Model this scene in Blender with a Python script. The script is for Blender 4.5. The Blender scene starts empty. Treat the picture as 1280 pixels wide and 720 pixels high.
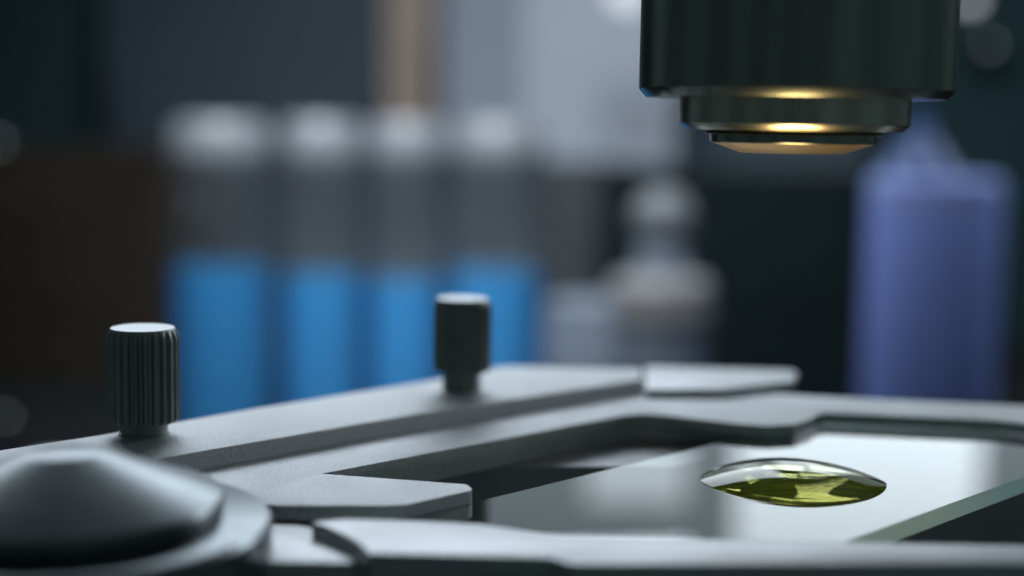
import bpy, bmesh, math, random
from mathutils import Vector, Matrix
random.seed(4)
# units: 1 Blender unit = 1 cm of the photographed bench-top
scene = bpy.context.scene
C = scene.collection
R = math.radians

# ------------------------------------------------------------------ camera
cam_loc = Vector((-1.696, -8.566, 2.112))
fwd = Vector((0, 0.99360, -0.11293)); rgt = Vector((0.99988, 0.00177, 0.01561)); upv = rgt.cross(fwd)
cam = bpy.data.cameras.new('camera'); cam_o = bpy.data.objects.new('camera', cam); C.objects.link(cam_o)
m = Matrix((rgt, upv, -fwd)).transposed().to_4x4(); m.translation = cam_loc
cam_o.matrix_world = m
cam.sensor_width = 36; cam.lens = 51.47
cam.clip_start = 0.1; cam.clip_end = 500
cam.dof.use_dof = True; cam.dof.focus_distance = 8.5; cam.dof.aperture_fstop = 0.165
cam.dof.aperture_blades = 0
scene.camera = cam_o

# ------------------------------------------------------------------ render
scene.render.engine = 'CYCLES'
scene.cycles.use_denoising = True
try:
    scene.cycles.denoiser = 'OPENIMAGEDENOISE'
except Exception:
    pass
scene.cycles.max_bounces = 14; scene.cycles.transmission_bounces = 14; scene.cycles.transparent_max_bounces = 16
scene.cycles.glossy_bounces = 6; scene.cycles.diffuse_bounces = 3
scene.cycles.sample_clamp_indirect = 6
scene.cycles.caustics_refractive = True; scene.cycles.caustics_reflective = True
scene.cycles.blur_glossy = 0.3
scene.view_settings.view_transform = 'Standard'; scene.view_settings.look = 'None'
scene.view_settings.exposure = 0; scene.view_settings.gamma = 1

# ------------------------------------------------------------------ materials
def mat(name):
    mt = bpy.data.materials.new(name); mt.use_nodes = True
    nt = mt.node_tree; nt.nodes.clear()
    out = nt.nodes.new('ShaderNodeOutputMaterial')
    return mt, nt, out
def N(nt, t, **kw):
    n = nt.nodes.new(t)
    for k, v in kw.items():
        if k in n.inputs: n.inputs[k].default_value = v
        else: setattr(n, k, v)
    return n
def L(nt, a, b): nt.links.new(a, b)

def pbr(name, col, rough=.5, metal=0., var=.12, scale=3., bump=0., bscale=60., rvar=.08, spec=.5, trans=0., ior=1.45, rscale=None):
    mt, nt, out = mat(name)
    b = N(nt, 'ShaderNodeBsdfPrincipled')
    b.inputs['Metallic'].default_value = metal
    b.inputs['Specular IOR Level'].default_value = spec
    b.inputs['Transmission Weight'].default_value = trans
    b.inputs['IOR'].default_value = ior
    tc = N(nt, 'ShaderNodeTexCoord')
    n1 = N(nt, 'ShaderNodeTexNoise', Scale=scale, Detail=6.)
    L(nt, tc.outputs['Object'], n1.inputs['Vector'])
    mr = N(nt, 'ShaderNodeMapRange'); mr.inputs['To Min'].default_value = 1 - var; mr.inputs['To Max'].default_value = 1 + var
    mr.inputs['From Min'].default_value = .25; mr.inputs['From Max'].default_value = .75
    L(nt, n1.outputs['Fac'], mr.inputs['Value'])
    mx = N(nt, 'ShaderNodeVectorMath', operation='SCALE'); mx.inputs[0].default_value = col
    L(nt, mr.outputs['Result'], mx.inputs['Scale'])
    L(nt, mx.outputs['Vector'], b.inputs['Base Color'])
    mr2 = N(nt, 'ShaderNodeMapRange'); mr2.inputs['To Min'].default_value = rough - rvar; mr2.inputs['To Max'].default_value = rough + rvar
    n2 = N(nt, 'ShaderNodeTexNoise', Scale=rscale or scale * 2.3, Detail=5.)
    L(nt, tc.outputs['Object'], n2.inputs['Vector']); L(nt, n2.outputs['Fac'], mr2.inputs['Value'])
    L(nt, mr2.outputs['Result'], b.inputs['Roughness'])
    if bump:
        n3 = N(nt, 'ShaderNodeTexNoise', Scale=bscale, Detail=3.)
        L(nt, tc.outputs['Object'], n3.inputs['Vector'])
        bp = N(nt, 'ShaderNodeBump', Strength=bump, Distance=.01)
        L(nt, n3.outputs['Fac'], bp.inputs['Height']); L(nt, bp.outputs['Normal'], b.inputs['Normal'])
    L(nt, b.outputs['BSDF'], out.inputs['Surface'])
    return mt

M = {}
M['satin'] = pbr('satin_metal', (.66, .67, .69), .48, .85, .26, 90., .7, 110., .14, rscale=2.2)
M['satin_fine'] = pbr('satin_metal_near', (.54, .55, .57), .42, .85, .16, 70., .25, 80., .12, rscale=1.8)
M['pivot'] = pbr('pivot_metal', (.21, .235, .25), .32, .95, .10, 5., .06, 50., .05)
M['knob_top'] = pbr('knob_top_sheen', (.66, .68, .70), .42, .85, .05, 4.)  # paler than the head: the top's grazing reflection is put into the colour
M['knob'] = pbr('blackened_steel', (.36, .39, .39), .48, .9, .12, 6., .12, 70.)
M['stage'] = pbr('stage_black_paint', (.34, .34, .36), .45, .7, .10, 2., .3, 40.)
M['black'] = pbr('black_case', (.003, .0075, .0085), .6, 0, .2, .3, spec=.1)
M['brown'] = pbr('dark_brown_wood', (.017, .013, .010), .6, 0, .3, .25, spec=.2)
M['grey'] = pbr('dark_grey_case', (.034, .040, .046), .6, 0, .15, .25, spec=.2)
M['bench'] = pbr('bench_dark', (.012, .014, .016), .7, 0, .2, .2, spec=.1)
M['wall'] = pbr('wall_paint', (.085, .12, .155), .8, 0, .1, .08, spec=.1)
M['teal'] = pbr('dark_teal_paint', (.012, .03, .036), .7, 0, .15, .1, spec=.1)
M['tan'] = pbr('tan_wood', (.25, .20, .165), .6, 0, .12, .2, spec=.2)
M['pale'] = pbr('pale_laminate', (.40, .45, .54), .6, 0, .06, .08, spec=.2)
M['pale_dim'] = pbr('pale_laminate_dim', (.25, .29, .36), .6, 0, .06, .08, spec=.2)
M['white'] = pbr('white_plastic', (.115, .128, .145), .4, 0, .05, 1.)
M['frost'] = pbr('frosted_plastic', (.13, .155, .20), .35, 0, .08, .5)
M['cream'] = pbr('cream_plastic', (.20, .202, .208), .4, 0, .05, 1.)
M['chrome'] = pbr('polished_steel', (.30, .34, .34), .12, 1, .05, 1.)
M['violet'] = pbr('violet_plastic', (.30, .41, 1.0), .3, 0, .08, .4)
M['violet_pale'] = pbr('pale_blue_plastic', (.34, .44, .96), .3, 0, .08, .4)
M['nozzle'] = pbr('blue_plastic', (.035, .09, .27), .35, 0, .08, .5)

def liquid(name, col):
    mt, nt, out = mat(name)
    d = N(nt, 'ShaderNodeBsdfDiffuse'); d.inputs['Color'].default_value = (*col, 1)
    t = N(nt, 'ShaderNodeBsdfTranslucent'); t.inputs['Color'].default_value = (*col, 1)
    mx = N(nt, 'ShaderNodeMixShader', Fac=.45)
    L(nt, d.outputs[0], mx.inputs[1]); L(nt, t.outputs[0], mx.inputs[2])
    g = N(nt, 'ShaderNodeBsdfGlossy', Roughness=.15)
    fr = N(nt, 'ShaderNodeFresnel', IOR=1.33)
    m2 = N(nt, 'ShaderNodeMixShader'); L(nt, fr.outputs[0], m2.inputs[0])
    L(nt, mx.outputs[0], m2.inputs[1]); L(nt, g.outputs[0], m2.inputs[2])
    L(nt, m2.outputs[0], out.inputs['Surface'])
    return mt
M['blue_liquid'] = liquid('blue_liquid', (.022, .42, .88))

def thin_glass(name, tint, ior=1.5, rough=0., k=1.):
    mt, nt, out = mat(name)
    t = N(nt, 'ShaderNodeBsdfTransparent'); t.inputs['Color'].default_value = (*tint, 1)
    g = N(nt, 'ShaderNodeBsdfGlossy', Roughness=rough)
    lw = N(nt, 'ShaderNodeLayerWeight', Blend=.5)          # Schlick on the symmetric facing term
    pw = N(nt, 'ShaderNodeMath', operation='POWER'); pw.inputs[1].default_value = 5.
    L(nt, lw.outputs['Facing'], pw.inputs[0])
    mu = N(nt, 'ShaderNodeMath', operation='MULTIPLY_ADD', use_clamp=True); mu.inputs[1].default_value = .96 * k; mu.inputs[2].default_value = .04 if k else .0
    L(nt, pw.outputs[0], mu.inputs[0]); f = mu.outputs[0]
    mx = N(nt, 'ShaderNodeMixShader'); L(nt, f, mx.inputs[0])
    L(nt, t.outputs[0], mx.inputs[1]); L(nt, g.outputs[0], mx.inputs[2])
    L(nt, mx.outputs[0], out.inputs['Surface'])
    return mt
M['slide'] = thin_glass('slide_glass', (.90, .97, .94), 1.52, 0., 1.75)
M['slide_body'] = thin_glass('slide_glass_body', (.93, .97, .96), 1.5, 0., .0)
M['tube'] = thin_glass('tube_glass', (.80, .84, .86), 1.5, .05)
nt = M['tube'].node_tree; out = [n for n in nt.nodes if n.type == 'OUTPUT_MATERIAL'][0]; src = out.inputs['Surface'].links[0].from_socket
d = N(nt, 'ShaderNodeBsdfDiffuse'); d.inputs['Color'].default_value = (.55, .60, .66, 1)
mx = N(nt, 'ShaderNodeMixShader', Fac=.05); L(nt, src, mx.inputs[1]); L(nt, d.outputs[0], mx.inputs[2]); L(nt, mx.outputs[0], out.inputs['Surface'])  # whitish diffuse mixed in for the tubes' highlight and haze

nt = M['slide'].node_tree; out = [n for n in nt.nodes if n.type == 'OUTPUT_MATERIAL'][0]; src = out.inputs['Surface'].links[0].from_socket
tc = N(nt, 'ShaderNodeTexCoord'); n1 = N(nt, 'ShaderNodeTexNoise', Scale=38., Detail=2.); L(nt, tc.outputs['Object'], n1.inputs['Vector'])
mr = N(nt, 'ShaderNodeMapRange'); mr.inputs['From Min'].default_value = .69; mr.inputs['From Max'].default_value = .76; mr.inputs['To Max'].default_value = .4
L(nt, n1.outputs['Fac'], mr.inputs['Value'])
d = N(nt, 'ShaderNodeBsdfDiffuse'); d.inputs['Color'].default_value = (.5, .55, .58, 1)
mx = N(nt, 'ShaderNodeMixShader'); L(nt, mr.outputs['Result'], mx.inputs[0]); L(nt, src, mx.inputs[1]); L(nt, d.outputs[0], mx.inputs[2]); L(nt, mx.outputs[0], out.inputs['Surface'])

# ground edge of the slide: pale green frosted glass
mt, nt, out = mat('slide_edge_glass')
d = N(nt, 'ShaderNodeBsdfDiffuse'); d.inputs['Color'].default_value = (.42, .70, .70, 1)
t = N(nt, 'ShaderNodeBsdfTranslucent'); t.inputs['Color'].default_value = (.70, .97, .97, 1)
mx = N(nt, 'ShaderNodeMixShader', Fac=.7); L(nt, d.outputs[0], mx.inputs[1]); L(nt, t.outputs[0], mx.inputs[2])
g = N(nt, 'ShaderNodeBsdfGlossy', Roughness=.25); m2 = N(nt, 'ShaderNodeMixShader', Fac=.12)
L(nt, mx.outputs[0], m2.inputs[1]); L(nt, g.outputs[0], m2.inputs[2]); L(nt, m2.outputs[0], out.inputs['Surface'])
M['slide_edge'] = mt

# droplet: real refraction with olive absorption
mt, nt, out = mat('droplet_liquid')
g = N(nt, 'ShaderNodeBsdfGlass', IOR=1.36, Roughness=0.)
ab = N(nt, 'ShaderNodeVolumeAbsorption', Density=1.9); ab.inputs['Color'].default_value = (.79, .775, .05, 1)
L(nt, g.outputs[0], out.inputs['Surface']); L(nt, ab.outputs[0], out.inputs['Volume'])
M['drop'] = mt
mt, nt, out = mat('droplet_bed')      # the wetted underside; green streaks painted in for light through the drop
g = N(nt, 'ShaderNodeBsdfGlass', IOR=1.36, Roughness=.03); d = N(nt, 'ShaderNodeBsdfDiffuse')
tc = N(nt, 'ShaderNodeTexCoord'); mp = N(nt, 'ShaderNodeMapping'); mp.inputs['Scale'].default_value = (2.5, 14, 1); L(nt, tc.outputs['Object'], mp.inputs['Vector'])
n1 = N(nt, 'ShaderNodeTexNoise', Scale=1.6, Detail=5.); L(nt, mp.outputs[0], n1.inputs['Vector'])
cr = N(nt, 'ShaderNodeValToRGB'); cr.color_ramp.elements[0].position = .3; cr.color_ramp.elements[0].color = (.10, .17, .02, 1)
cr.color_ramp.elements[1].position = .7; cr.color_ramp.elements[1].color = (.42, .50, .05, 1)
L(nt, n1.outputs['Fac'], cr.inputs['Fac']); L(nt, cr.outputs['Color'], d.inputs['Color'])
mx = N(nt, 'ShaderNodeMixShader', Fac=.34); L(nt, g.outputs[0], mx.inputs[1]); L(nt, d.outputs[0], mx.inputs[2])
L(nt, mx.outputs[0], out.inputs['Surface'])
ab = N(nt, 'ShaderNodeVolumeAbsorption', Density=1.9); ab.inputs['Color'].default_value = (.79, .775, .05, 1); L(nt, ab.outputs[0], out.inputs['Volume'])
M['drop_bed'] = mt

def turned(name, col, rough, aniso=.5):
    """lathe-turned dark metal: fine turning rings around the axis"""
    mt, nt, out = mat(name)
    b = N(nt, 'ShaderNodeBsdfPrincipled', Metallic=1.)
    b.inputs['Base Color'].default_value = (*col, 1)
    tc = N(nt, 'ShaderNodeTexCoord'); mp = N(nt, 'ShaderNodeMapping'); mp.inputs['Scale'].default_value = (1.2, 1.2, 90)
    L(nt, tc.outputs['Object'], mp.inputs['Vector'])
    n = N(nt, 'ShaderNodeTexNoise', Scale=1.5, Detail=4.); L(nt, mp.outputs[0], n.inputs['Vector'])
    mr = N(nt, 'ShaderNodeMapRange'); mr.inputs['To Min'].default_value = rough * .75; mr.inputs['To Max'].default_value = rough * 1.3
    L(nt, n.outputs['Fac'], mr.inputs['Value']); L(nt, mr.outputs[0], b.inputs['Roughness'])
    bp = N(nt, 'ShaderNodeBump', Strength=.06, Distance=.004); L(nt, n.outputs['Fac'], bp.inputs['Height']); L(nt, bp.outputs[0], b.inputs['Normal'])
    L(nt, b.outputs[0], out.inputs['Surface'])
    return mt
M['barrel'] = turned('objective_barrel_metal', (.29, .32, .305), .22)
M['nose'] = turned('objective_nose_metal', (.55, .53, .48), .24)
M['cone'] = turned('objective_cone_metal', (1., .70, .33), .38)  # gold of the reflected warm light is put into this colour

def emit(name, col, s):
    mt, nt, out = mat(name); e = N(nt, 'ShaderNodeEmission', Strength=s); e.inputs['Color'].default_value = (*col, 1)
    L(nt, e.outputs[0], out.inputs['Surface']); return mt
M['glow_ball'] = emit('bright_spot_glow', (.86, .93, 1.), 1.1)  # glow of the added bright spots

# ------------------------------------------------------------------ mesh helpers
def link(name, bm, mtl, parent=None, smooth=False, angle=None):
    me = bpy.data.meshes.new(name); bm.normal_update(); bm.to_mesh(me); bm.free()
    o = bpy.data.objects.new(name, me); C.objects.link(o)
    for x in (mtl if isinstance(mtl, (list, tuple)) else [mtl]): me.materials.append(x)
    if smooth:
        for p in me.polygons: p.use_smooth = True
        if angle is not None:
            me.set_sharp_from_angle(angle=R(angle))
    if parent:
        o.parent = parent
        o.matrix_parent_inverse = Matrix.Translation(-parent_world(parent))
    return o
def parent_world(p):
    return Vector(p.location) if p.type == 'EMPTY' else Vector((0, 0, 0))   # mesh parts keep world coordinates
def thing(name, label, cat, loc, group=None):
    o = bpy.data.objects.new(name, None); C.objects.link(o); o.location = loc; o.empty_display_size = .3
    tag(o, label, cat, group); return o
def tag(o, label, cat, group=None):
    o['label'] = label; o['category'] = cat
    if group: o['group'] = group
    return o

def round_poly(pts, rad, seg=5):
    """fillet every corner; rad is a number or a list per corner"""
    n = len(pts); res = []
    for i in range(n):
        p = Vector(pts[i]); a = Vector(pts[i - 1]) - p; b = Vector(pts[(i + 1) % n]) - p
        r_ = rad[i] if isinstance(rad, (list, tuple)) else rad
        if r_ <= 0: res.append(p); continue
        ang = a.angle(b)
        t = min(r_ / math.tan(ang / 2), a.length * .45, b.length * .45)
        if ang > R(172): res.append(p); continue
        pa, pb = p + a.normalized() * t, p + b.normalized() * t
        for k in range(seg + 1):
            s = k / seg
            res.append(pa * (1 - s) ** 2 + p * 2 * s * (1 - s) + pb * s * s)
    return res
def prism(pts, z0, z1, bev=.012, seg=3):
    bm = bmesh.new()
    bot = [bm.verts.new((p[0], p[1], z0)) for p in pts]
    top = [bm.verts.new((p[0], p[1], z1)) for p in pts]
    ft = bm.faces.new(top); fb = bm.faces.new(list(reversed(bot)))
    n = len(pts)
    for i in range(n):
        bm.faces.new((bot[i], bot[(i + 1) % n], top[(i + 1) % n], top[i]))
    bmesh.ops.recalc_face_normals(bm, faces=bm.faces)
    if bev:
        es = [e for e in bm.edges if all(v.co.z > z1 - 1e-5 for v in e.verts)]
        bmesh.ops.bevel(bm, geom=es, offset=bev, segments=seg, affect='EDGES', profile=.5, clamp_overlap=True)
    return bm
def lathe(prof, seg=96, bm=None, at=(0, 0, 0), close=True):
    """prof: list of (r, z) from bottom to top"""
    bm = bm or bmesh.new(); rings = []
    ax, ay, az = at
    for r_, z in prof:
        if r_ < 1e-6: rings.append([bm.verts.new((ax, ay, az + z))])
        else: rings.append([bm.verts.new((ax + r_ * math.cos(2 * math.pi * i / seg), ay + r_ * math.sin(2 * math.pi * i / seg), az + z)) for i in range(seg)])
    for a, b in zip(rings, rings[1:]):
        for i in range(seg):
            j = (i + 1) % seg
            if len(a) == 1 and len(b) == 1: continue
            if len(a) == 1: bm.faces.new((a[0], b[j], b[i]))
            elif len(b) == 1: bm.faces.new((a[i], a[j], b[0]))
            else: bm.faces.new((a[i], a[j], b[j], b[i]))
    if close:
        if len(rings[0]) > 1: bm.faces.new(list(reversed(rings[0])))
        if len(rings[-1]) > 1: bm.faces.new(rings[-1])
    bmesh.ops.recalc_face_normals(bm, faces=bm.faces)
    return bm
def box(x0, x1, y0, y1, z0, z1, bev=.05, bm=None):
    b2 = bmesh.new()
    bmesh.ops.create_cube(b2, size=1)
    for v in b2.verts:
        v.co = Vector((x0 if v.co.x < 0 else x1, y0 if v.co.y < 0 else y1, z0 if v.co.z < 0 else z1))
    if bev: bmesh.ops.bevel(b2, geom=list(b2.edges), offset=bev, segments=2, affect='EDGES')
    if bm is None: return b2
    me = bpy.data.meshes.new('tmp'); b2.to_mesh(me); b2.free(); bm.from_mesh(me); bpy.data.meshes.remove(me); return bm

# ------------------------------------------------------------------ microscope stage with its opening
BENCH = -10.06
stage = thing('microscope_stage', 'dark flat stage plate with a large square opening beneath the glass slide', 'stage', (-1, 0, -.6))
bm = bmesh.new()
outer = [(-5.6, -3.2), (3.4, -3.2), (3.4, 1.85), (2.2, 1.95), (.3, 2.45), (-1.7, 2.75), (-5.6, -1.2)]
hole = round_poly([(-2.75, .645), (-.63, .785), (.14, 1.60), (2.75, 1.45), (2.75, -2.35), (-2.75, -2.35)], [.25, .02, .1, .25, .25, .25], 6)
es = []
for loop in (outer, hole):
    vs = [bm.verts.new((p[0], p[1], -.105)) for p in loop]
    es += [bm.edges.new((vs[i], vs[(i + 1) % len(vs)])) for i in range(len(vs))]
r_ = bmesh.ops.triangle_fill(bm, use_beauty=True, use_dissolve=False, edges=es)
fs = list(bm.faces)
ex = bmesh.ops.extrude_face_region(bm, geom=fs)
for v in [g for g in ex['geom'] if isinstance(g, bmesh.types.BMVert)]: v.co.z -= .5
bmesh.ops.recalc_face_normals(bm, faces=bm.faces)
link('stage_plate', bm, M['stage'], stage)
link('hole_screen', box(-3.4, 3.3, 1.75, 1.9, BENCH, -.606, .02), M['stage'], stage)  # wall added to block the view below, so the opening stays dark

# ------------------------------------------------------------------ slide holder on the stage
holder = thing('slide_holder', 'grey satin metal slide holder with two thumbscrews and a lever arm gripping the glass slide', 'slide holder', (-3, 0, -.1))
plate_pts = [(-4.90, -1.45), (-3.66, -.18), (-.80, 2.70), (.162, 2.536), (.591, 2.374), (2.111, 2.12), (2.9, 1.98), (2.9, .9), (2.35, .85), (2.02, 1.34), (1.86, 1.47), (1.70, 1.56), (.56, 1.735), (.475, 1.66), (.42, 1.53),
             (.25, 1.30), (.05, 1.235), (-.12, 1.285), (-.62, 1.55), (-.76, 1.575), (-.90, 1.525), (-2.776, -.31), (-1.93, -.505), (-1.895, -.63), (-2.24, -.965), (-2.33, -.99), (-2.902, -1.02), (-3.2, -.95), (-3.45, -1.1), (-4.2, -1.9)]
pr = [0, 0, .05, .05, .1, 0, 0, 0, .1, .1, .1, .1, .05, .05, .06, .1, .1, .1, .1, .05, .08, .004, .06, .05, .05, .05, .1, .1, .1, 0]
def merge(bm, b2):
    me = bpy.data.meshes.new('tmp'); b2.to_mesh(me); b2.free(); bm.from_mesh(me); bpy.data.meshes.remove(me); return bm
# the plate is rebated underneath where the slide lies: a full upper layer over a narrower lower one
low_layer = [(-4.90, -1.45), (-3.66, -.18), (-.80, 2.70), (.162, 2.536), (.30, 2.48), (-.12, 1.62), (-.62, 1.553), (-.76, 1.577), (-.90, 1.527), (-2.774, -.308), (-2.9, -.5), (-3.2, -.95), (-3.45, -1.1), (-4.2, -1.9)]
hp = prism(round_poly(plate_pts, pr), .003, .08, .010)
merge(hp, prism(low_layer, -.10, .003, 0))
link('holder_plate', hp, M['satin'], holder, True, 35)
bar_pts = [(-4.95, -.55), (-4.64, -.272), (-4.18, .18), (-3.397, 1.077), (-2.284, 2.246), (-1.80, 2.88), (-1.70, 2.93), (-.66, 2.90), (-.70, 2.425), (-2.318, .96), (-3.604, -.335), (-4.5, -1.2)]
bm = prism(round_poly(bar_pts, [0, 0, 0, 0, 0, .12, .12, .02, .03, 0, 0, 0]), .078, .18, .010)
for v in bm.verts:            # the front face of the bar slopes out to its foot
    if v.co.z < .1 and v.co.x * -.718 + v.co.y * .696 < 2.6: v.co.x += .012; v.co.y -= .012
link('guide_bar', bm, M['satin'], holder, True, 35)
blk = [(-.691, 2.232), (-.60, 3.30), (.60, 3.22), (.62, 3.10), (.50, 2.68), (-.091, 2.284)]
link('end_block', prism(round_poly(blk, .06), .078, .135, .014), M['satin_fine'], holder, True, 35)

def thumbscrew(loc, rad, h0, h1, label=None):
    """knurled head on a short round stem; the head's ridges run out into a chamfer at the top"""
    x, y, z = loc
    bm = bmesh.new(); nr = 23
    def ring(r_, depth, zz):
        vs = []
        for i in range(nr):
            for k, f in ((0, 0), (.30, 0), (.5, 1), (.80, 1)):
                a = 2 * math.pi * (i + k) / nr + .07
                rr = r_ - depth * f
                vs.append(bm.verts.new((rr * math.cos(a), rr * math.sin(a), zz)))
        return vs
    d = rad * .10
    prof = [(rad * .62, 0, h0 + .0), (rad * .93, 0, h0 + .005), (rad, d, h0 + .03), (rad, d, h1 - .07), (rad * .97, d * .8, h1 - .04), (rad * .90, d * .1, h1 - .012), (rad * .86, 0, h1)]
    rings = [ring(*p) for p in prof]
    for a, b in zip(rings, rings[1:]):
        for i in range(len(a)):
            j = (i + 1) % len(a); bm.faces.new((a[i], a[j], b[j], b[i]))
    tf = bm.faces.new(rings[-1]); tf.material_index = 1; bm.faces.new(list(reversed(rings[0])))
    bmesh.ops.translate(bm, verts=bm.verts, vec=(x, y, z))
    bmesh.ops.recalc_face_normals(bm, faces=bm.faces)
    stem = lathe([(rad * .70, -.004), (rad * .70, .012), (rad * .655, .016), (rad * .655, h0 + .01)], 48, at=(x, y, z))
    t = link('thumbscrew', stem, M['knob'], holder, True, 30)
    if label: t['label'] = label
    link('knurled_head', bm, [M['knob'], M['knob_top']], t)
    return t
thumbscrew((-3.935, .235, .18), .220, .075, .655, 'thumbscrew nearer the front, sharp ridges on its head')
thumbscrew((-2.05, 1.885, .18), .212, .135, .665, 'thumbscrew farther back, seen blurred')

# lever arm across the front, with its pivot
arm_pts = [(-2.702, -1.396), (-2.531, -1.312), (-2.164, -1.335), (-1.839, -1.376), (-1.677, -1.455), (-1.481, -1.557), (-.271, -1.601), (.82, -1.609), (2.2, -1.61), (2.2, -1.86), (.719, -1.93), (-.347, -1.995), (-1.402, -2.05), (-1.491, -1.955), (-2.341, -1.925), (-2.401, -1.772), (-2.496, -1.614), (-2.613, -1.465)]
link('lever_arm', prism(round_poly(arm_pts, [.05, .1, .2, .15, .3, .3, 0, 0, 0, 0, 0, 0, .06, .06, .03, .1, .1, .1]), -.09, .10, .014), M['satin_fine'], holder, True, 35)
low_pts = [(-3.6, -1.45), (-2.95, -1.20), (-2.76, -1.215), (-2.60, -1.33), (-2.445, -1.57), (-2.375, -1.70), (-2.36, -1.80), (-2.45, -1.85), (-3.6, -1.87)]
link('pivot_plate', prism(round_poly(low_pts, [0, .1, .1, .1, .1, .05, .04, .04, 0]), -.25, .03, .012), M['satin_fine'], holder, True, 35)
px, py = -3.821, -1.741
pivot = link('pivot_knob', lathe([(.35, .12), (.35, .19), (.70, .195), (.752, .215), (.757, .285), (.745, .302), (.69, .325), (.20, .512), (.165, .522), (0, .525)], 96, at=(px, py, .0)), M['pivot'], holder, True, 25)
link('collar', lathe([(.98, -.45), (.985, .165), (.97, .185), (.945, .194), (0, .194)], 96, at=(px, py, .0)), M['pivot'], pivot, True, 25)

# ------------------------------------------------------------------ glass slide
slide = thing('glass_slide', 'clear glass microscope slide with pale green edge under the droplet', 'glass slide', (0, 0, -.1))
e1 = Vector((math.cos(R(45.9)), math.sin(R(45.9)), 0)); e2 = Vector((-e1.y, e1.x, 0))
def sp(a, b, z): v = e1 * a + e2 * b; return Vector((v.x, v.y, z))
# long edges pass through (-2.232,-.947) and (0,-1.287); short ends lie under the holder
b_far = Vector((-2.232, -.947, 0)).dot(e2); b_near = Vector((0, -1.287, 0)).dot(e2)
bm = bmesh.new()
A0, A1 = -2.72, 2.30
co = [(A0, b_near), (A1, b_near), (A1, b_far), (A0, b_far)]
top = [bm.verts.new(sp(a, b, 0)) for a, b in co]; bot = [bm.verts.new(sp(a, b, -.1)) for a, b in co]
f = bm.faces.new(top); f2 = bm.faces.new(list(reversed(bot))); f2.material_index = 2
for i in range(4):
    q = bm.faces.new((bot[i], bot[(i + 1) % 4], top[(i + 1) % 4], top[i])); q.material_index = 1 if i == 0 else 2
link('slide_plate', bm, [M['slide'], M['slide_edge'], M['slide_body']], slide)

# ------------------------------------------------------------------ droplet
a_, th = .556, R(21.5)
Rs = a_ / math.sin(th); Hc = Rs * (1 - math.cos(th))
bm = bmesh.new(); seg = 160; rings = []
nst = 40
prof = []
for k in range(nst + 1):
    ph = th * (1 - k / nst)
    prof.append((Rs * math.sin(ph), Rs * math.cos(ph) - Rs * math.cos(th)))
prof = [(0, 0), (a_ * .5, 0)] + prof
lathe(prof, seg, bm, (0, 0, .003), close=False)
for v in bm.verts:            # the wetted outline runs out to two soft points
    t_ = min(1., abs(v.co.x) / a_)
    v.co.y *= max(0., 1 - t_ * t_) ** .16
for f_ in bm.faces:
    if all(v.co.z < .0031 for v in f_.verts): f_.material_index = 1
drop = link('droplet', bm, [M['drop'], M['drop_bed']], None, True, 20)
tag(drop, 'clear olive green droplet of liquid lying on the glass slide', 'droplet')

# ------------------------------------------------------------------ objective above the droplet
ox, oy = -.078, 0.
obj = thing('microscope_objective', 'dark turned metal microscope objective pointing down above the droplet', 'objective', (ox, oy, 1.95))
link('barrel', lathe([(.60, 2.268), (.855, 2.268), (.894, 2.310), (.898, 2.318), (.898, 4.6)], 160, at=(ox, oy, 0)), M['barrel'], obj, True, 25)
col = link('collar_ring', lathe([(.50, 2.085), (.615, 2.085), (.657, 2.118), (.660, 2.123), (.660, 2.275)], 160, at=(ox, oy, 0)), M['nose'], obj, True, 25)
link('screw_thread', lathe([(.40, 2.058)] + [(.50 + .012 * (k % 2), 2.060 + k * .004) for k in range(8)] + [(.40, 2.095)], 128, at=(ox, oy, 0)), M['nose'], col, True, 25)
nose = link('nose_cone', lathe([(.13, 1.958), (.30, 1.955), (.470, 2.013), (.40, 2.016)], 160, at=(ox, oy, 0)), M['cone'], obj, True, 25)
link('nose_ring', lathe([(.40, 2.0135), (.474, 2.0135), (.478, 2.018), (.478, 2.066), (.474, 2.070), (.40, 2.070)], 160, at=(ox, oy, 0)), M['barrel'], obj, True, 25)
link('front_lens', lathe([(0, 1.950), (.08, 1.951), (.125, 1.957), (.125, 2.0)], 64, at=(ox, oy, 0)), M['slide'], nose, True, 25)

# ------------------------------------------------------------------ background: helpers that give a place at a depth
BG = 1.5     # how far back the background stands
def at(x, y, d):
    """point seen at pixel (x, y) of the 1280x720 photograph, d cm in front of the camera"""
    v = fwd * 1830 + rgt * (x - 640) - upv * (y - 360)
    return cam_loc + v / 1830 * d * BG

def struct(o): o['kind'] = 'structure'; return o
struct(link('bench_top', box(-65, 65, 14, 112, BENCH - 1, BENCH, .1), M['bench']))
struct(link('wall', box(-90, 90, 105, 106, BENCH, 60, 0), M['wall']))

def slab(name, label, cat, x0, x1, ytop, d, thick, mtl, glints=(), top=None, zb=BENCH):
    p0, p1 = at(x0, ytop, d), at(x1, ytop, d)
    z1 = (p0.z + p1.z) / 2 if top is None else top
    yb = p0.y
    t = thing(name, label, cat, ((p0.x + p1.x) / 2, yb + thick / 2, zb))
    link('body', box(p0.x, p1.x, yb, yb + thick, zb, z1, .12), mtl, t)
    for kx, ky, kr in glints:
        q = at(kx, ky, d)
        rr = kr * d * BG / 1830
        bm = bmesh.new(); bmesh.ops.create_uvsphere(bm, u_segments=24, v_segments=16, radius=rr)
        bmesh.ops.translate(bm, verts=bm.verts, vec=(q.x, yb - rr * 1.1, q.z))
        link('bead', bm, M['chrome'], t, True)  # steel ball added only for its blurred glint
    return t

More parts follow.
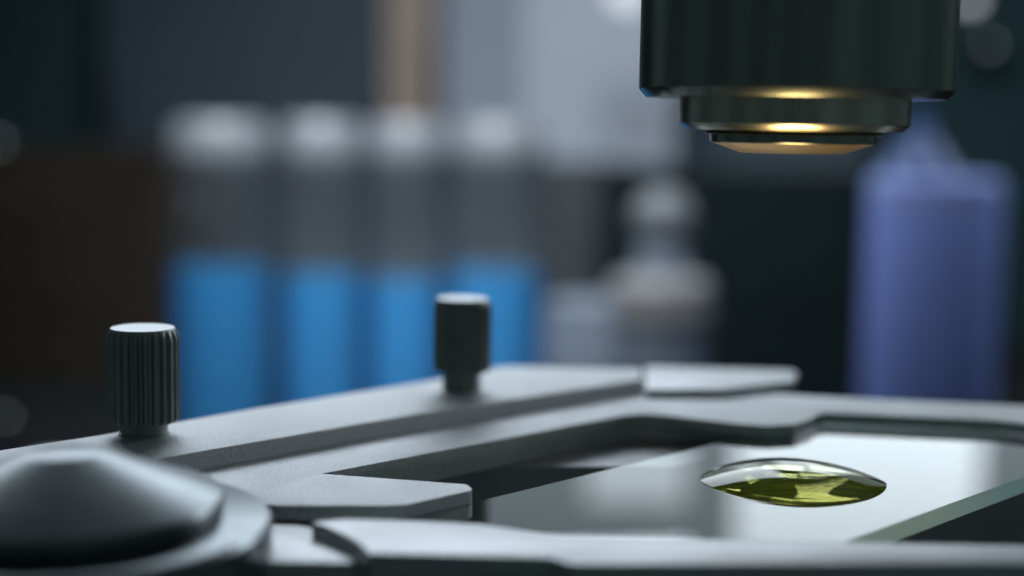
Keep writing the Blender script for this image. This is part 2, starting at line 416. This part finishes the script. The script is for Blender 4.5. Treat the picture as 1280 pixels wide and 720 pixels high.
slab('cabinet', 'low dark brown cabinet with an added round steel handle at the left', 'cabinet', -90, 232, 183, 44, 6, M['brown'], ((2, 182, 13),))
slab('storage_case', 'dark grey case standing behind the blue test tubes', 'case', 236, 800, 200, 47, 6, M['grey'])
slab('instrument_box', 'plain black box behind the violet bottle and the stoppered bottle', 'box', 760, 1100, 212, 40, 6, M['black'])
slab('locker', 'tall dark teal locker at the left edge', 'locker', -160, 100, 0, 58, 5, M['teal'], (), 12.4)
slab('wooden_post', 'tall tan wooden post behind the test tubes', 'post', 482, 540, 0, 60, 2, M['tan'], (), 12.4)
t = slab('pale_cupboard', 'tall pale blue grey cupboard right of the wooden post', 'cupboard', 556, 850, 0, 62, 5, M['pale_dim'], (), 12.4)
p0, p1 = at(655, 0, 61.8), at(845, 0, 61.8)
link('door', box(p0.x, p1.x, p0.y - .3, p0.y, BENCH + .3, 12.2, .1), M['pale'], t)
slab('tall_cabinet', 'tall dark teal cabinet at the right edge with one added round handle', 'cabinet', 1120, 1420, 0, 54, 5, M['teal'], ((1232, 62, 20),), 12.4)

q = at(7, 525, 27)  # post added so that its polished top gives a blurred glint
t = thing('glint_post', 'added short steel post with round top low at the left edge', 'post', (q.x, q.y, BENCH))
link('pole', lathe([(.4, BENCH), (.4, BENCH + .1), (.12, BENCH + .12), (.12, q.z)], 32, at=(q.x, q.y, 0)), M['chrome'], t, True, 30)
bm = bmesh.new(); bmesh.ops.create_uvsphere(bm, u_segments=24, v_segments=16, radius=.2)
bmesh.ops.translate(bm, verts=bm.verts, vec=q); link('round_top', bm, M['chrome'], t, True)

# two glowing balls added for the bright spots high up in the background
def glow_orb(x, y, d, r_px, label):
    q = at(x, y, d); rr = r_px * d * BG / 1830
    t = thing('orb', label, 'orb', q)
    bm = bmesh.new(); bmesh.ops.create_uvsphere(bm, u_segments=24, v_segments=16, radius=rr)
    bmesh.ops.translate(bm, verts=bm.verts, vec=q)
    link('glow_ball', bm, M['glow_ball'], t, True)
    link('orb_hood', lathe([(rr * 1.5, rr * .4), (rr * 1.5, rr * .5), (rr * .7, rr * 2.2), (rr * .2, rr * 2.6), (0, rr * 2.6)], 32, at=q, close=False), M['teal'], t, True)
glow_orb(784, -12, 52, 22, 'small added glowing lamp in front of the pale cupboard')
glow_orb(1213, -2, 50, 11, 'small added glowing lamp beside the tall cabinet at the right')

# test tubes of blue liquid
tubes = [(276, 128, 149, 27.5, 'stoppered test tube of blue liquid, leftmost of the row'),
         (402, 108, 149, 29., 'stoppered test tube of blue liquid behind and between the two thumbscrews, second from left'),
         (508, 102, 150, 30., 'stoppered test tube of blue liquid just left of the blurred thumbscrew'),
         (622, 122, 150, 30., 'stoppered test tube of blue liquid, rightmost of the row')]
for i, (x, w, yt, d, lab) in enumerate(tubes):
    q = at(x, yt, d); r_ = w / 2 * d * BG / 1830
    zl = at(x, (334, 345, 352, 340)[i], d).z; zc = at(x, yt + 46, d).z
    t = thing('test_tube', lab, 'test tube', (q.x, q.y, BENCH), 'stoppered test tubes of blue liquid')
    z0 = BENCH
    link('glass_tube', lathe([(r_ * .6, z0), (r_, z0 + r_ * .4), (r_, zc), (r_ * 1.02, zc + .05)], 48, at=(q.x, q.y, 0)), M['tube'], t, True, 40)
    link('blue_liquid', lathe([(r_ * .5, z0 + .1), (r_ * .96, z0 + r_ * .5), (r_ * .96, zl), (0, zl - .04)], 48, at=(q.x, q.y, 0)), M['blue_liquid'], t, True, 40)
    link('stopper', lathe([(r_ * .9, zc - .25), (r_ * .9, zc), (r_ * .96, zc + .02), (r_ * .96, q.z - .3), (r_ * .8, q.z), (0, q.z + .02)], 48, at=(q.x, q.y, 0)), M['white'], t, True, 40)

# stoppered bottle
d = 26; q = at(828, 275, d); k = d * BG / 1830
t = thing('stoppered_bottle', 'small pale bottle with round ball stopper in front of the black box', 'bottle', (q.x, q.y, BENCH))
zs = at(828, 345, d).z; zt = at(828, 400, d).z
link('bottle_body', lathe([(56 * k, BENCH), (58 * k, BENCH + .1), (58 * k, zt)], 48, at=(q.x, q.y, 0)), M['frost'], t, True, 40)
link('bottle_shoulder', lathe([(58 * k, zt), (64 * k, zt + .03), (64 * k, zs - .25), (56 * k, zs - .05), (40 * k, zs), (34 * k, zs + .1)], 48, at=(q.x, q.y, 0)), M['cream'], t, True, 40)
link('neck', lathe([(33 * k, zs), (31 * k, q.z - 30 * k), (26 * k, q.z - 24 * k)], 48, at=(q.x, q.y, 0)), M['frost'], t, True, 40)
bm = bmesh.new(); bmesh.ops.create_uvsphere(bm, u_segments=32, v_segments=20, radius=40 * k)
bmesh.ops.translate(bm, verts=bm.verts, vec=q)
link('stopper', bm, M['white'], t, True)

# frosted jar beside it
d = 28; k = d * BG / 1830
q = at(772, 378, d)
t = thing('frosted_jar', 'squat frosted grey jar between the test tubes and the stoppered bottle', 'jar', (q.x, q.y, BENCH))
link('jar_body', lathe([(88 * k, BENCH), (92 * k, BENCH + .1), (92 * k, q.z - .5), (88 * k, q.z - .3)], 48, at=(q.x, q.y, 0)), M['frost'], t, True, 40)
link('lid', lathe([(90 * k, q.z - .32), (90 * k, q.z - .05), (86 * k, q.z), (0, q.z)], 48, at=(q.x, q.y, 0)), M['frost'], t, True, 40)

# violet bottle with blue conical top
d = 24; k = d * BG / 1830; q = at(1170, 222, d)
t = thing('violet_bottle', 'tall violet blue plastic bottle with pale shoulder and conical blue top at the right', 'bottle', (q.x, q.y, BENCH))
zb = at(1170, 262, d).z
link('bottle_body', lathe([(78 * k, BENCH), (82 * k, BENCH + .1), (82 * k, zb)], 64, at=(q.x, q.y, 0)), M['violet'], t, True, 40)
link('shoulder', lathe([(82.5 * k, zb + .001), (82.5 * k, q.z - .1), (76 * k, q.z), (0, q.z)], 64, at=(q.x, q.y, 0)), M['violet_pale'], t, True, 40)
link('nozzle', lathe([(56 * k, q.z), (52 * k, q.z + .08), (14 * k, q.z + 55 * k), (10 * k, q.z + 80 * k), (0, q.z + 80 * k)], 48, at=(q.x - 22 * k, q.y, 0)), M['nozzle'], t, True, 40)

# ------------------------------------------------------------------ light
w = bpy.data.worlds.new('World'); scene.world = w; w.use_nodes = True
nt = w.node_tree; bg = nt.nodes['Background']
tc = nt.nodes.new('ShaderNodeTexCoord'); mp = nt.nodes.new('ShaderNodeMapping'); mp.inputs['Scale'].default_value = (2.2, 2.2, .25)
ns = nt.nodes.new('ShaderNodeTexNoise'); ns.inputs['Scale'].default_value = 1.3; ns.inputs['Detail'].default_value = 2
cr = nt.nodes.new('ShaderNodeValToRGB')
cr.color_ramp.elements[0].position = .38; cr.color_ramp.elements[0].color = (.018, .030, .030, 1)
cr.color_ramp.elements[1].position = .66; cr.color_ramp.elements[1].color = (.046, .072, .072, 1)
nt.links.new(tc.outputs['Generated'], mp.inputs['Vector']); nt.links.new(mp.outputs[0], ns.inputs['Vector'])
nt.links.new(ns.outputs['Fac'], cr.inputs['Fac']); nt.links.new(cr.outputs['Color'], bg.inputs['Color'])
bg.inputs['Strength'].default_value = 1.0

def area(name, loc, target, sx, sy, power, col, shape='RECTANGLE'):
    l = bpy.data.lights.new(name, 'AREA'); l.shape = shape; l.size = sx
    if shape == 'RECTANGLE': l.size_y = sy
    l.energy = power; l.color = col
    o = bpy.data.objects.new(name, l); C.objects.link(o); o.location = loc
    o.rotation_euler = (Vector(target) - Vector(loc)).to_track_quat('-Z', 'Y').to_euler()
    return o
def panel(name, x0, x1, z0, z1, y, rad, col):
    """vertical light panel facing the camera side; power from the wanted radiance"""
    l = area(name, ((x0 + x1) / 2, y, (z0 + z1) / 2), ((x0 + x1) / 2, y - 10, (z0 + z1) / 2), x1 - x0, z1 - z0, rad * (x1 - x0) * (z1 - z0) * math.pi, col)
    l.data.energy = rad * (x1 - x0) * (z1 - z0) * 4 / 4 * math.pi
    return l
panel('window_light_right', 13.7, 30.1, 10.6, 40, 88.3, 1.75, (.82, .935, 1.))
panel('window_light_left', 3.6, 10.2, 10.6, 23.4, 88.3, .9, (.82, .935, 1.))
panel('dim_fill_panel', -12, 46, 10.6, 40, 90, .42, (.76, .92, 1.))  # broad panel added to lift the dark strips in the slide's reflection
area('back_softbox', (-11.5, 36, 18.5), (-5, 0, 0), 34, 13, 5200, (.80, .905, 1.))
area('high_softbox', (30, 31, 17), (-2, 0, 0), 11, 10, 3300, (.86, .93, 1.))
bl = area('background_fill', (-5.15, 16.3, 37.9), (3.85, 71.8, -7), 24, 15, 11700, (.92, .96, 1.)); bl.data.spread = R(80)  # unseen light added to brighten the wall and background objects
tl = area('tube_fill', (-6.65, 17.8, 18.4), (-5.9, 35.8, -3.3), 10.5, 4.5, 1400, (.92, .97, 1.)); tl.data.spread = R(60)  # unseen light added to brighten the test tubes from the front
area('stage_illuminator', (0, -.45, -2.4), (0, -.45, 5), 2.0, 2.0, 13, (1., .60, .24), 'DISK').data.spread = R(34)
